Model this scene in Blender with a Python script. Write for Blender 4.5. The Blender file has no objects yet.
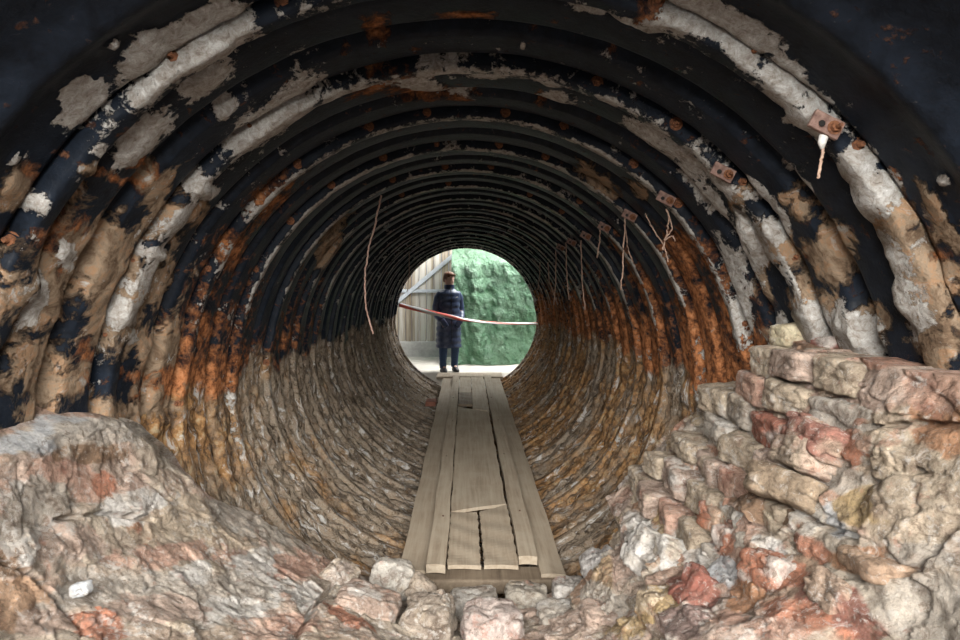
import bpy, bmesh, math, random
import numpy as np
from mathutils import Vector, Matrix
random.seed(7); rng = np.random.default_rng(7)
PI = math.pi
COL = bpy.context.scene.collection
F = 560.0; VX, VY = 466.0, 291.0          # focal length in pixels, vanishing point of the tunnel axis
CZ = 0.457                                 # eye height above the tunnel axis
RT = 1.21                                  # radius at the flange edges
DEND = 9.62                                # far mouth of the tunnel
PER = 0.53; D0 = 1.36                      # flange spacing, first flange

# ------------------------------------------------------------------ noise
def h3(ix, iy, iz, s=0):
    n = (ix.astype(np.int64)*374761393 + iy.astype(np.int64)*668265263 + iz.astype(np.int64)*2147483647 + s*1274126177) & 0xffffffff
    n = ((n ^ (n >> 13)) * 1274126177) & 0xffffffff
    n = ((n ^ (n >> 15)) * 2246822519) & 0xffffffff
    return ((n ^ (n >> 16)) & 0xffffff) / float(0xffffff)
def vn(p, s=0):
    i = np.floor(p).astype(np.int64); f = p - i; f = f*f*(3-2*f)
    r = 0
    for a in (0, 1):
        for b in (0, 1):
            for c in (0, 1):
                w = (f[:,0] if a else 1-f[:,0])*(f[:,1] if b else 1-f[:,1])*(f[:,2] if c else 1-f[:,2])
                r = r + w*h3(i[:,0]+a, i[:,1]+b, i[:,2]+c, s)
    return r
def fbm(p, o=4, s=0):
    r = 0; a = .5; t = 0
    for k in range(o):
        r = r + a*vn(p*(2.03**k)+k*7.3, s+k); t += a; a *= .5
    return r/t
def worley(p, s=0, jit=.85):
    i = np.floor(p).astype(np.int64)
    f1 = np.full(len(p), 9.); f2 = np.full(len(p), 9.); idv = np.zeros(len(p)); off = np.zeros((len(p), 3))
    for a in (-1, 0, 1):
        for b in (-1, 0, 1):
            for c in (-1, 0, 1):
                x, y, z = i[:,0]+a, i[:,1]+b, i[:,2]+c
                q = np.stack([x + .5 + jit*(h3(x,y,z,s+1)-.5), y + .5 + jit*(h3(x,y,z,s+2)-.5), z + .5 + jit*(h3(x,y,z,s+3)-.5)], 1)
                d = np.sqrt(((p-q)**2).sum(1))
                m = d < f1
                f2 = np.where(m, f1, np.minimum(f2, d))
                idv = np.where(m, h3(x,y,z,s+9), idv); off = np.where(m[:,None], p-q, off)
                f1 = np.where(m, d, f1)
    return f1, f2, idv, off
def ss(a, b, x):
    t = np.clip((x-a)/(b-a), 0, 1); return t*t*(3-2*t)

# ------------------------------------------------------------------ materials
def mat(name):
    m = bpy.data.materials.new(name); m.use_nodes = True
    nt = m.node_tree; b = nt.nodes['Principled BSDF']
    return m, nt, b
def N(nt, t, **k):
    n = nt.nodes.new(t)
    for a, v in k.items():
        if a.startswith('i_'): n.inputs[a[2:].replace('_', ' ')].default_value = v
        else: setattr(n, a, v)
    return n
def L(nt, a, b): nt.links.new(a, b)
def noise(nt, vec, scale, detail=6, rough=.6, dist=0):
    n = N(nt, 'ShaderNodeTexNoise'); n.inputs['Scale'].default_value = scale; n.inputs['Detail'].default_value = detail
    n.inputs['Roughness'].default_value = rough; n.inputs['Distortion'].default_value = dist
    if vec is not None: L(nt, vec, n.inputs['Vector'])
    return n.outputs['Fac']
def mth(nt, op, a, b=None, c=None, clamp=False):
    n = N(nt, 'ShaderNodeMath', operation=op); n.use_clamp = clamp
    for k, v in enumerate((a, b, c)):
        if v is None: continue
        if isinstance(v, (int, float)): n.inputs[k].default_value = v
        else: L(nt, v, n.inputs[k])
    return n.outputs[0]
def rng_(nt, v, a, b, c=0., d=1.):
    n = N(nt, 'ShaderNodeMapRange'); L(nt, v, n.inputs[0])
    for k, x in zip((1, 2, 3, 4), (a, b, c, d)): n.inputs[k].default_value = x
    return n.outputs[0]
def mix(nt, f, a, b, mode='MIX'):
    n = N(nt, 'ShaderNodeMix', data_type='RGBA', blend_type=mode)
    if isinstance(f, (int, float)): n.inputs[0].default_value = f
    else: L(nt, f, n.inputs[0])
    for k, v in ((6, a), (7, b)):
        if isinstance(v, tuple): n.inputs[k].default_value = (*v, 1)
        else: L(nt, v, n.inputs[k])
    return n.outputs[2]
def ramp(nt, v, stops):
    n = N(nt, 'ShaderNodeValToRGB'); L(nt, v, n.inputs[0]); e = n.color_ramp.elements
    while len(e) < len(stops): e.new(.5)
    for x, (p, c) in zip(e, stops): x.position = p; x.color = (*c, 1)
    return n.outputs[0]
def bump(nt, h, strength, dist, nrm=None):
    n = N(nt, 'ShaderNodeBump'); n.inputs['Strength'].default_value = strength; n.inputs['Distance'].default_value = dist
    L(nt, h, n.inputs['Height'])
    if nrm is not None: L(nt, nrm, n.inputs['Normal'])
    return n.outputs[0]
def pos(nt): return N(nt, 'ShaderNodeNewGeometry').outputs['Position']

def pipe_material():
    m, nt, b = mat('tunnel_steel')
    P = pos(nt)
    at = N(nt, 'ShaderNodeAttribute', attribute_name='mask'); sp = N(nt, 'ShaderNodeSeparateColor'); L(nt, at.outputs['Color'], sp.inputs[0])
    pl, ru, cr = sp.outputs[0], sp.outputs[1], sp.outputs[2]; mu = at.outputs['Alpha']
    nA = noise(nt, P, 9, 9, .68, .4); nB = noise(nt, P, 17, 8, .7, .3); nC = noise(nt, P, 60, 5, .7); nD = noise(nt, P, 3.5, 6, .6)
    def thr(a, n, k, w=.04):
        return rng_(nt, mth(nt, 'ADD', a, mth(nt, 'MULTIPLY', mth(nt, 'SUBTRACT', n, .5), k)), .5-w, .5+w)
    mR = thr(ru, nB, 2.6, .22); mM = thr(mu, nA, 2.4, .08); mC = thr(cr, nA, 1.5, .12); mP = thr(pl, mth(nt, 'ADD', mth(nt, 'MULTIPLY', nA, .6), mth(nt, 'MULTIPLY', noise(nt, P, 42, 8, .75, .4), .4)), 3.2, .03)
    speck = rng_(nt, nC, .68, .74)
    paint = mix(nt, rng_(nt, nB, .35, .7), (.006, .008, .012), (.016, .023, .036))
    paint = mix(nt, mth(nt, 'MULTIPLY', speck, .22), paint, (.35, .33, .30))
    rust = ramp(nt, noise(nt, P, 26, 8, .75), [(.3, (.03, .014, .009)), (.43, (.17, .065, .028)), (.54, (.42, .17, .07)), (.74, (.56, .30, .16))])
    mud = ramp(nt, noise(nt, P, 13, 9, .72, .6), [(.28, (.035, .026, .02)), (.42, (.17, .115, .075)), (.5, (.27, .205, .145)), (.58, (.33, .20, .115)), (.66, (.38, .36, .33)), (.8, (.6, .58, .55))])
    crust = ramp(nt, noise(nt, P, 19, 11, .8, 1.2), [(.3, (.02, .016, .013)), (.40, (.07, .05, .035)), (.46, (.20, .155, .11)), (.52, (.30, .26, .21)), (.57, (.16, .09, .045)), (.61, (.34, .31, .27)), (.67, (.52, .51, .49)), (.8, (.64, .63, .62))])
    mpA = N(nt, 'ShaderNodeMapping'); mpA.inputs['Scale'].default_value = (7, 26, 7); L(nt, P, mpA.inputs[0])
    nS = noise(nt, mpA.outputs[0], 1.0, 10, .75, .7); mpB = N(nt, 'ShaderNodeMapping'); mpB.inputs['Scale'].default_value = (5, 17, 5); mpB.inputs['Location'].default_value = (3, 5, 8); L(nt, P, mpB.inputs[0])
    nT = noise(nt, mpB.outputs[0], 1.0, 10, .78, .9)
    och = ramp(nt, noise(nt, P, 20, 9, .72, .5), [(.36, (.04, .025, .015)), (.45, (.18, .09, .035)), (.54, (.36, .19, .07)), (.64, (.42, .33, .20))])
    crust = mix(nt, mth(nt, 'MULTIPLY', thr(mth(nt, 'SUBTRACT', ru, .08), nD, 2.2, .25), .85), crust, och)
    nE = noise(nt, P, 38, 9, .78, .6)
    crust = mix(nt, mth(nt, 'MULTIPLY', rng_(nt, nS, .53, .585), .8), crust, (.035, .026, .02)); crust = mix(nt, mth(nt, 'MULTIPLY', rng_(nt, nT, .56, .60), .75), crust, (.52, .52, .51))
    plas_glint = ramp(nt, nE, [(.3, (.10, .075, .06)), (.42, (.30, .27, .24)), (.55, (.44, .43, .41)), (.72, (.74, .74, .74))])  # plaster tone; flange lips reuse it as a painted rim highlight
    c = mix(nt, mR, paint, rust); c = mix(nt, mC, c, crust); c = mix(nt, mM, c, mud); c = mix(nt, mP, c, plas_glint)
    L(nt, c, b.inputs['Base Color'])
    cover = mth(nt, 'MAXIMUM', mth(nt, 'MAXIMUM', mR, mC), mth(nt, 'MAXIMUM', mM, mP))
    rgh = mth(nt, 'ADD', rng_(nt, cover, 0, 1, .36, .86), mth(nt, 'MULTIPLY', nC, .12)); L(nt, rgh, b.inputs['Roughness'])
    b.inputs['Specular IOR Level'].default_value = .12
    hgt = mth(nt, 'ADD', mth(nt, 'MULTIPLY', mth(nt, 'MAXIMUM', mP, mth(nt, 'MULTIPLY', mM, .6)), .5), mth(nt, 'MULTIPLY', nB, mth(nt, 'ADD', mth(nt, 'MULTIPLY', cover, 1.0), .12)))
    n1 = bump(nt, hgt, .9, .02); n2 = bump(nt, nC, .5, .004, n1); L(nt, n2, b.inputs['Normal'])
    return m
def stone_material():
    m, nt, b = mat('masonry'); P = pos(nt)
    at = N(nt, 'ShaderNodeAttribute', attribute_name='col')
    n1 = noise(nt, P, 14, 10, .72, .5); n2 = noise(nt, P, 48, 8, .75); n3 = noise(nt, P, 6, 10, .72, .8); n4 = noise(nt, P, 130, 4, .7); n5 = noise(nt, P, 30, 10, .8, 1.0)
    c = mix(nt, .85, at.outputs['Color'], ramp(nt, n1, [(.36, (.20, .17, .15)), (.5, (.50, .49, .48)), (.62, (.74, .72, .70))]), 'OVERLAY')
    wh = rng_(nt, mth(nt, 'ADD', mth(nt, 'MULTIPLY', n3, .55), mth(nt, 'MULTIPLY', n2, .45)), .545, .59)
    c = mix(nt, mth(nt, 'MULTIPLY', wh, .7), c, (.72, .69, .65))
    dk = rng_(nt, mth(nt, 'ADD', mth(nt, 'MULTIPLY', n1, .5), mth(nt, 'MULTIPLY', n2, .5)), .42, .36)
    c = mix(nt, mth(nt, 'MULTIPLY', dk, .6), c, (.12, .085, .06))
    pk = rng_(nt, noise(nt, P, 10, 8, .7, .3), .60, .66)
    c = mix(nt, mth(nt, 'MULTIPLY', pk, .45), c, (.50, .22, .15))
    c = mix(nt, mth(nt, 'MULTIPLY', rng_(nt, n4, .4, .7), .3), c, (.25, .21, .18))
    c = mix(nt, mth(nt, 'MULTIPLY', rng_(nt, n5, .55, .60), .45), c, (.70, .67, .63))
    c = mix(nt, mth(nt, 'MULTIPLY', rng_(nt, n5, .45, .40), .65), c, (.17, .12, .085))
    L(nt, c, b.inputs['Base Color']); b.inputs['Roughness'].default_value = .9; b.inputs['Specular IOR Level'].default_value = .25
    v = N(nt, 'ShaderNodeTexVoronoi', feature='DISTANCE_TO_EDGE'); v.inputs['Scale'].default_value = 22
    wv = N(nt, 'ShaderNodeVectorMath', operation='ADD'); L(nt, P, wv.inputs[0])
    nn = N(nt, 'ShaderNodeTexNoise'); nn.inputs['Scale'].default_value = 18; L(nt, P, nn.inputs['Vector'])
    sc = N(nt, 'ShaderNodeVectorMath', operation='SCALE'); L(nt, nn.outputs['Color'], sc.inputs[0]); sc.inputs['Scale'].default_value = .06
    L(nt, sc.outputs[0], wv.inputs[1]); L(nt, wv.outputs[0], v.inputs['Vector'])
    e = bump(nt, rng_(nt, v.outputs['Distance'], 0, .18), .35, .008)
    e = bump(nt, n1, 1., .04, e); e = bump(nt, n2, 1., .012, e); e = bump(nt, n4, .5, .003, e)
    L(nt, e, b.inputs['Normal'])
    return m
def simple(name, c1, c2, scale, rough=.7, bmp=.3, dist=.004, stretch=(1, 1, 1), metal=0, detail=6):
    m, nt, b = mat(name)
    tc = N(nt, 'ShaderNodeTexCoord'); mp = N(nt, 'ShaderNodeMapping'); mp.inputs['Scale'].default_value = stretch
    L(nt, tc.outputs['Object'], mp.inputs[0])
    n = noise(nt, mp.outputs[0], scale, detail, .65, .2)
    L(nt, ramp(nt, n, [(.32, c1), (.68, c2)]), b.inputs['Base Color'])
    b.inputs['Roughness'].default_value = rough; b.inputs['Metallic'].default_value = metal
    L(nt, bump(nt, n, bmp, dist), b.inputs['Normal'])
    return m
PIPE = pipe_material(); STONE = stone_material()
def wood_material(name, c1, c2, c3):
    m, nt, b = mat(name); P = pos(nt)
    mp = N(nt, 'ShaderNodeMapping'); mp.inputs['Scale'].default_value = (30, 1.2, 30); L(nt, P, mp.inputs[0])
    n = noise(nt, mp.outputs[0], 1.5, 7, .65, .6); n2 = noise(nt, P, 5, 7, .65, .5); n3 = noise(nt, P, 70, 4, .7)
    oi = N(nt, 'ShaderNodeObjectInfo')
    c = ramp(nt, n, [(.3, c1), (.55, c2), (.75, c3)])
    c = mix(nt, mth(nt, 'MULTIPLY', rng_(nt, n2, .42, .68), .6), c, c3)
    c = mix(nt, mth(nt, 'MULTIPLY', rng_(nt, n3, .62, .7), .3), c, (.05, .04, .03))
    c = mix(nt, mth(nt, 'MULTIPLY', oi.outputs['Random'], .22), c, c1)
    L(nt, c, b.inputs['Base Color']); b.inputs['Roughness'].default_value = .8
    e = bump(nt, n, .4, .004); L(nt, bump(nt, n3, .3, .002, e), b.inputs['Normal'])
    return m
WOOD = wood_material('dusty_board', (.25, .195, .14), (.36, .30, .225), (.42, .365, .285))
WOODD = wood_material('dark_board', (.09, .065, .045), (.17, .13, .09), (.26, .21, .15))

# ------------------------------------------------------------------ mesh helpers
def mesh_obj(name, v, f, m=None, parent=None, smooth=True):
    me = bpy.data.meshes.new(name)
    v = np.asarray(v, dtype=np.float32)
    if isinstance(f, np.ndarray):
        me.vertices.add(len(v)); me.vertices.foreach_set('co', v.ravel())
        me.loops.add(f.size); me.loops.foreach_set('vertex_index', f.ravel().astype(np.int32))
        me.polygons.add(len(f)); me.polygons.foreach_set('loop_start', np.arange(0, f.size, 4, dtype=np.int32))
        me.update(calc_edges=True)
    else:
        me.from_pydata([tuple(map(float, x)) for x in v], [], f); me.update()
    if smooth: me.polygons.foreach_set('use_smooth', np.ones(len(me.polygons), dtype=bool))
    o = bpy.data.objects.new(name, me); COL.objects.link(o)
    if m: me.materials.append(m)
    if parent: o.parent = parent
    return o
def bm_obj(name, bm, m=None, parent=None, smooth=False):
    me = bpy.data.meshes.new(name); bm.normal_update(); bm.to_mesh(me); bm.free()
    if smooth: me.polygons.foreach_set('use_smooth', np.ones(len(me.polygons), dtype=bool))
    o = bpy.data.objects.new(name, me); COL.objects.link(o)
    if m: me.materials.append(m)
    if parent: o.parent = parent
    return o
def setattr_col(o, name, arr):
    a = o.data.attributes.new(name, 'FLOAT_COLOR', 'POINT'); a.data.foreach_set('color', arr.astype(np.float32).ravel())
def tag(o, label=None, cat=None, group=None, kind=None):
    if label: o['label'] = label
    if cat: o['category'] = cat
    if group: o['group'] = group
    if kind: o['kind'] = kind
    return o
def empty(name, loc, rz=0):
    o = bpy.data.objects.new(name, None); COL.objects.link(o); o.location = loc; o.rotation_euler = (0, 0, rz); return o
def grid_faces(a, b, closed=False):
    i = np.arange(a-1)[:, None]; n = b if closed else b-1
    j = np.arange(n)[None, :]; j2 = (j+1) % b
    return np.stack([i*b+j, i*b+j2, (i+1)*b+j2, (i+1)*b+j], -1).reshape(-1, 4)
def add_box(bm, c, s, rot=None, bev=0, seg=2):
    r = bmesh.ops.create_cube(bm, size=1)
    M = Matrix.Translation(Vector(c)) @ (rot if rot else Matrix.Identity(4)) @ Matrix.Diagonal((*s, 1))
    bmesh.ops.transform(bm, matrix=M, verts=r['verts'])
    if bev:
        es = list({e for v in r['verts'] for e in v.link_edges})
        bmesh.ops.bevel(bm, geom=es, offset=bev, segments=seg, affect='EDGES', profile=.6)
def tube(bm, pts, rad, seg=8):
    pts = [Vector(p) for p in pts]; rings = []
    for i, p in enumerate(pts):
        t = (pts[min(i+1, len(pts)-1)] - pts[max(i-1, 0)]).normalized()
        a = t.orthogonal().normalized(); b = t.cross(a)
        r = rad[i] if isinstance(rad, (list, tuple)) else rad
        rings.append([bm.verts.new(p + r*(math.cos(2*PI*k/seg)*a + math.sin(2*PI*k/seg)*b)) for k in range(seg)])
    for A, B in zip(rings, rings[1:]):
        # align rings to avoid twisting
        k0 = min(range(seg), key=lambda k: (A[0].co-B[k].co).length)
        B[:] = B[k0:] + B[:k0]
        for k in range(seg): bm.faces.new((A[k], A[(k+1) % seg], B[(k+1) % seg], B[k]))
    bm.faces.new(rings[0][::-1]); bm.faces.new(rings[-1])
def ray(px, py, d): return np.array([(px-VX)/F*d, d, CZ-(py-VY)/F*d])

# ------------------------------------------------------------------ masonry surface description (in tunnel coordinates)
def hit_r(px, py, r):
    a = (px-VX)/F; b = (py-VY)/F
    A = a*a+b*b; B = -2*b*CZ; C = CZ*CZ-r*r
    return (-B+math.sqrt(B*B-4*A*C))/(2*A)
trace = [(110, 408), (150, 420), (178, 442), (200, 468), (215, 490), (240, 502), (262, 516), (290, 533), (320, 553), (345, 567),
         (370, 580), (400, 590), (430, 600), (460, 602), (500, 598), (545, 592), (580, 580), (600, 564), (612, 547), (622, 530), (613, 500), (624, 482), (655, 438),
         (681, 415), (704, 398), (728, 380), (746, 362), (768, 356)]
def tk(px): return .12 if px < 400 else (.16 if px < 600 else .15)
ph, dd = [], []
for (px, py) in trace:
    r = RT-tk(px); d = hit_r(px, py, r); w = ray(px, py, d)
    ph.append(math.atan2(w[0], -w[2])); dd.append(d)
order = np.argsort(ph); PH = np.array(ph)[order]; DD = np.array(dd)[order]
PHMIN, PHMAX = math.radians(-98), math.radians(104)
def edge_d(phi): return np.interp(phi, PH, DD)
def edge_t(phi): return np.interp(phi, [-1.7, -1.61, -1.2, -.3, .3, .8, 1.3, 1.85], [-.14, .05, .12, .15, .17, .2, .15, .10])
def base_r(phi, d):
    """radius of the masonry face before roughness"""
    s = np.clip(edge_d(phi)-d, 0, 3)
    sl = np.interp(phi, [-1.7, -1.62, -1.2, -.5, 0, .5, 1.1, 1.85], [0, .03, .17, .30, .33, .28, .15, .03])
    return RT-edge_t(phi)-sl*s + .05*np.exp(-s/.05)
def surf_hit(px, py):
    for d in np.arange(.7, 3.6, .01):
        w = ray(px, py, d); phi = math.atan2(w[0], -w[2]); r = math.hypot(w[0], w[2])
        if r >= base_r(phi, d): return w
    return ray(px, py, 3)

# ------------------------------------------------------------------ blobs of material with a place of their own
class Blob:
    def __init__(s, px, py, rx, ry, rot, hit):
        c = hit(px, py); t = math.radians(rot)
        a = hit(px+rx*math.cos(t), py+rx*math.sin(t))-c; b = hit(px-ry*math.sin(t), py+ry*math.cos(t))-c
        s.c = c; s.M = np.linalg.pinv(np.stack([a, b], 1)); s.A = np.stack([a, b], 1); s.n = max(min(np.linalg.norm(a), np.linalg.norm(b)), .05)
    def val(s, p, wob):
        q = p-s.c; t = q @ s.M.T; res = q - t @ s.A.T
        return np.sqrt((t**2).sum(1) + (res**2).sum(1)/(s.n*2)**2) + wob
def pipe_hit(px, py):
    d = hit_r(px, py, RT+.03); return ray(px, py, d)
PLASTER = [(85,95,45,26,-45),(140,60,50,26,-38),(195,32,45,22,-30),(235,10,30,14,-25),(205,76,30,16,-20),(140,135,34,14,-45),(268,112,60,16,-32),(250,128,26,10,-35),
           (192,182,14,10,0),(225,108,5,16,40),(150,250,14,8,0),(205,190,10,6,0),(110,42,10,8,0),(225,3,12,6,0),(15,160,16,8,-45),(35,200,10,20,10),
           (430,62,26,9,0),(418,80,38,8,15),(500,70,60,6,5),(550,75,24,6,8),(560,95,24,8,10),(620,6,50,8,10),(700,12,40,12,30),(748,38,36,16,40),(790,75,42,18,48),(812,105,24,20,50),
           (645,128,26,8,35),(690,155,30,8,40),(726,178,20,7,40),(760,190,16,7,50),(755,235,10,40,-15),(742,290,10,55,-8),(660,135,40,10,35),(715,200,40,10,45),
           (795,175,30,7,40),(862,160,14,20,-20),(876,190,16,26,-20),(905,255,14,30,-20),(925,300,16,40,-12),(780,215,10,20,-15),(785,330,12,26,0),(815,320,16,30,-10),
           (848,320,12,20,0),(868,335,20,20,0),(945,180,14,10,0),(290,100,20,8,-20),(20,300,16,30,0),(60,250,10,16,0),(118,310,8,16,0),(125,335,10,10,0),(500,45,5,4,0),(523,42,3,5,0)]
MUD = [(95,240,60,50,-50),(130,290,50,55,0),(30,300,45,60,0),(40,380,50,50,0),(150,350,40,40,0),(160,400,40,25,0),(165,210,30,40,20),(20,190,30,25,0),(75,160,14,10,0),
       (830,260,26,34,20),(812,300,30,40,0),(865,325,34,26,0),(760,260,12,60,-12),(935,290,30,60,-10),(950,220,20,40,-20),(905,225,14,40,-25),(785,250,14,40,-12),(840,245,20,20,0),
       (950,340,30,60,0),(740,200,14,16,0),(805,205,18,14,40),(190,210,16,20,0),(790,195,12,12,0),(640,190,14,8,40),(600,180,30,8,38),(330,240,10,30,20)]
RUST = [(72,240,36,26,0),(30,175,22,14,0),(100,170,34,5,25),(130,160,14,8,0),(80,365,12,26,0),(375,30,14,12,0),(130,375,16,12,0),(890,180,9,10,0),(895,200,7,12,0),(810,250,8,8,0),
        (930,260,20,16,0),(540,98,8,8,0),(700,300,16,70,-15),(720,280,10,60,-15),(650,300,10,60,-15),(685,250,14,20,-20),(200,335,12,30,0),(655,8,30,8,0),
        (475,10,30,6,0),(420,90,40,8,0),(390,75,40,10,-10),(150,180,20,12,0),(270,200,30,14,-40),(620,330,20,50,-8),(560,320,12,40,-4),(230,250,16,20,0)]
def blobs(lst): return [Blob(*b, pipe_hit) for b in lst]
PB, MB_, RB = blobs(PLASTER), blobs(MUD), blobs(RUST)
def blobmax(bl, p, wob):
    r = np.zeros(len(p))
    for b in bl: r = np.maximum(r, np.clip(1.22-b.val(p, wob)*.75, 0, 1))
    return r
def masks(p, flange):
    x, d, z = p[:,0], p[:,1], p[:,2]
    n1 = fbm(p*2.1, 3, 5); n2 = fbm(p*6, 4, 11); wob = (n2-.5)*1.5
    k = np.floor((d-D0+.0)/(PER/2)*1.0); hb = h3(k, k*0, k*0+3, 4)          # one value per corrugation band
    kf = .14 if flange is not False else 0.
    arc = (n1-.5)
    pl = blobmax(PB, p, wob)
    base = .09+.7*arc+kf
    base = np.where((z > .1) & (d < 2.6), base+.04, base)
    pl = np.maximum(pl, np.clip(base, 0, 1))
    pl = np.where((d < 1.25) & (pl < .8), pl*.35, pl)
    ru = blobmax(RB, p, wob)*.75
    zone = ss(.75, .15, z)*ss(2.0, 2.5, d)
    ru = np.maximum(ru, np.where(x > 0, zone*(.42+.5*hb+.8*arc), ss(1.0, .2, z)*ss(2., 2.4, d)*ss(5.5, 3.8, d)*(.13+.34*hb+.7*arc)))
    ru = np.maximum(ru, ss(.35, .05, z+.3*arc)*ss(-.75, -.35, z+.4*arc)*ss(1.9, 2.2, d)*ss(4.0, 2.5, d)*.8)
    ru = np.maximum(ru, ss(.2, -.05, z+.3*arc)*ss(-.35, -.1, z+.3*arc)*ss(1.9, 2.2, d)*ss(6.,3.,d)*.42)
    ru = np.where((d < 1.25) & (ru < .5), 0, ru)
    cr = ss(.16, -.16, z+.35*arc+.03*np.sin(d*9))
    cr = np.where(d < 1.9, 0, cr)
    mu = blobmax(MB_, p, wob)*.85
    mu = np.maximum(mu, ss(.25, -.05, z)*ss(2.15, 1.9, d)*.9)
    mu = np.where((d < 1.25) & (z > .35), mu*.5, mu)
    return np.stack([pl, ru, cr, mu], 1)

# ------------------------------------------------------------------ the tunnel lining
def prof(d):
    s = np.mod(d-D0, PER)
    def b(a, c): return ss(0, .035, np.minimum(s-a, c-s))
    r = 1.285 - .05*np.maximum(b(.065, .265), b(.295, .49))
    # rounded crowns
    r = r - .008*np.maximum(np.clip(1-((s-.165)/.1)**2, 0, 1), np.clip(1-((s-.39)/.1)**2, 0, 1))
    near = 1.245 - .03*np.exp(-((d-1.12)/.05)**2) - .012*np.exp(-((d-.78)/.03)**2)
    return np.where(d < D0-.03, near, r)
nd, npn = 760, 660
ds = np.concatenate([np.linspace(.42, 3.6, 360), np.linspace(3.6, DEND, nd-360+1)[1:]])
phs = np.linspace(-PI, PI, npn, endpoint=False)
Dg, Pg = np.meshgrid(ds, phs, indexing='ij'); Dg = Dg.ravel(); Pg = Pg.ravel()
r0 = prof(Dg)
P0 = np.stack([r0*np.sin(Pg), Dg, -r0*np.cos(Pg)], 1)
mk = masks(P0, False)
n2 = fbm(P0*7, 5, 21); n3 = fbm(P0*20, 3, 31)
f1, f2, idv, off = worley(P0*np.array([9, 14, 9.]), 3)
low = mk[:,2]
lw = low*(.82-.25*ss(3.2, 6, Dg))
r = r0*(1-lw) + (1.248+.010*np.sin((Dg-D0)*2*PI/(PER/4)))*lw
nq = fbm(P0*np.array([14, 34, 14.]), 4, 37)
r = r - low*((n2-.5)*.06 + (n3-.5)*.025 + (nq-.5)*.05 + np.clip(f2-f1, 0, .4)*.015 - .01)
r = r - np.clip(mk[:,3]-.35, 0, .6)*((n2-.35)*.11) - np.clip(mk[:,0]-.5, 0, .5)*(.02+(n2-.5)*.06)
r = r - (n2-.5)*.008
lump = h3(np.floor(Pg*9), np.floor(Dg/PER), Pg*0, 5)
P0 = np.stack([r*np.sin(Pg), Dg, -r*np.cos(Pg)], 1)
tunnel = mesh_obj('wall_tunnel', P0, grid_faces(nd, npn, True)[:, ::-1].copy(), PIPE)
setattr_col(tunnel, 'mask', mk)
tag(tunnel, 'round corrugated steel tunnel lining, black paint over rust and mortar', kind='structure')
# outside of the lining so that it has thickness
bmo = []
th = np.linspace(-PI, PI, 96, endpoint=False)
vv = np.concatenate([np.stack([R_*np.sin(th), 0*th+y_, -R_*np.cos(th)], 1) for (R_, y_) in ((1.25, .42), (1.36, .42), (1.36, DEND), (1.27, DEND))])
outer = mesh_obj('outer_skin', vv, grid_faces(4, 96, True), PIPE, tunnel)
setattr_col(outer, 'mask', np.zeros((len(vv), 4)))

# flanges: each a rolled steel angle ring, with bolts
bolt_me = None
def bolt_mesh():
    bm = bmesh.new()
    r = bmesh.ops.create_cone(bm, cap_ends=True, segments=6, radius1=.02, radius2=.018, depth=.018)
    bmesh.ops.transform(bm, matrix=Matrix.Translation((0, 0, .009)), verts=r['verts'])
    r = bmesh.ops.create_cone(bm, cap_ends=True, segments=12, radius1=.028, radius2=.028, depth=.006)
    r = bmesh.ops.create_cone(bm, cap_ends=True, segments=10, radius1=.009, radius2=.008, depth=.03)
    bmesh.ops.transform(bm, matrix=Matrix.Translation((0, 0, .028)), verts=r['verts'])
    return bm
RUSTM = simple('rusted_bolt', (.05, .02, .012), (.30, .12, .05), 60, .85, .5, .003)
RUSTD = simple('dark_rust', (.03, .018, .014), (.14, .07, .045), 50, .8, .5, .003)
bproto = bm_obj('bolt', bolt_mesh(), RUSTM)
first_bolt = [True]
nf = int((DEND-D0)/PER)+1
flange_d = [D0+PER*i for i in range(nf) if D0+PER*i < DEND-.15]+[DEND-.03]
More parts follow.
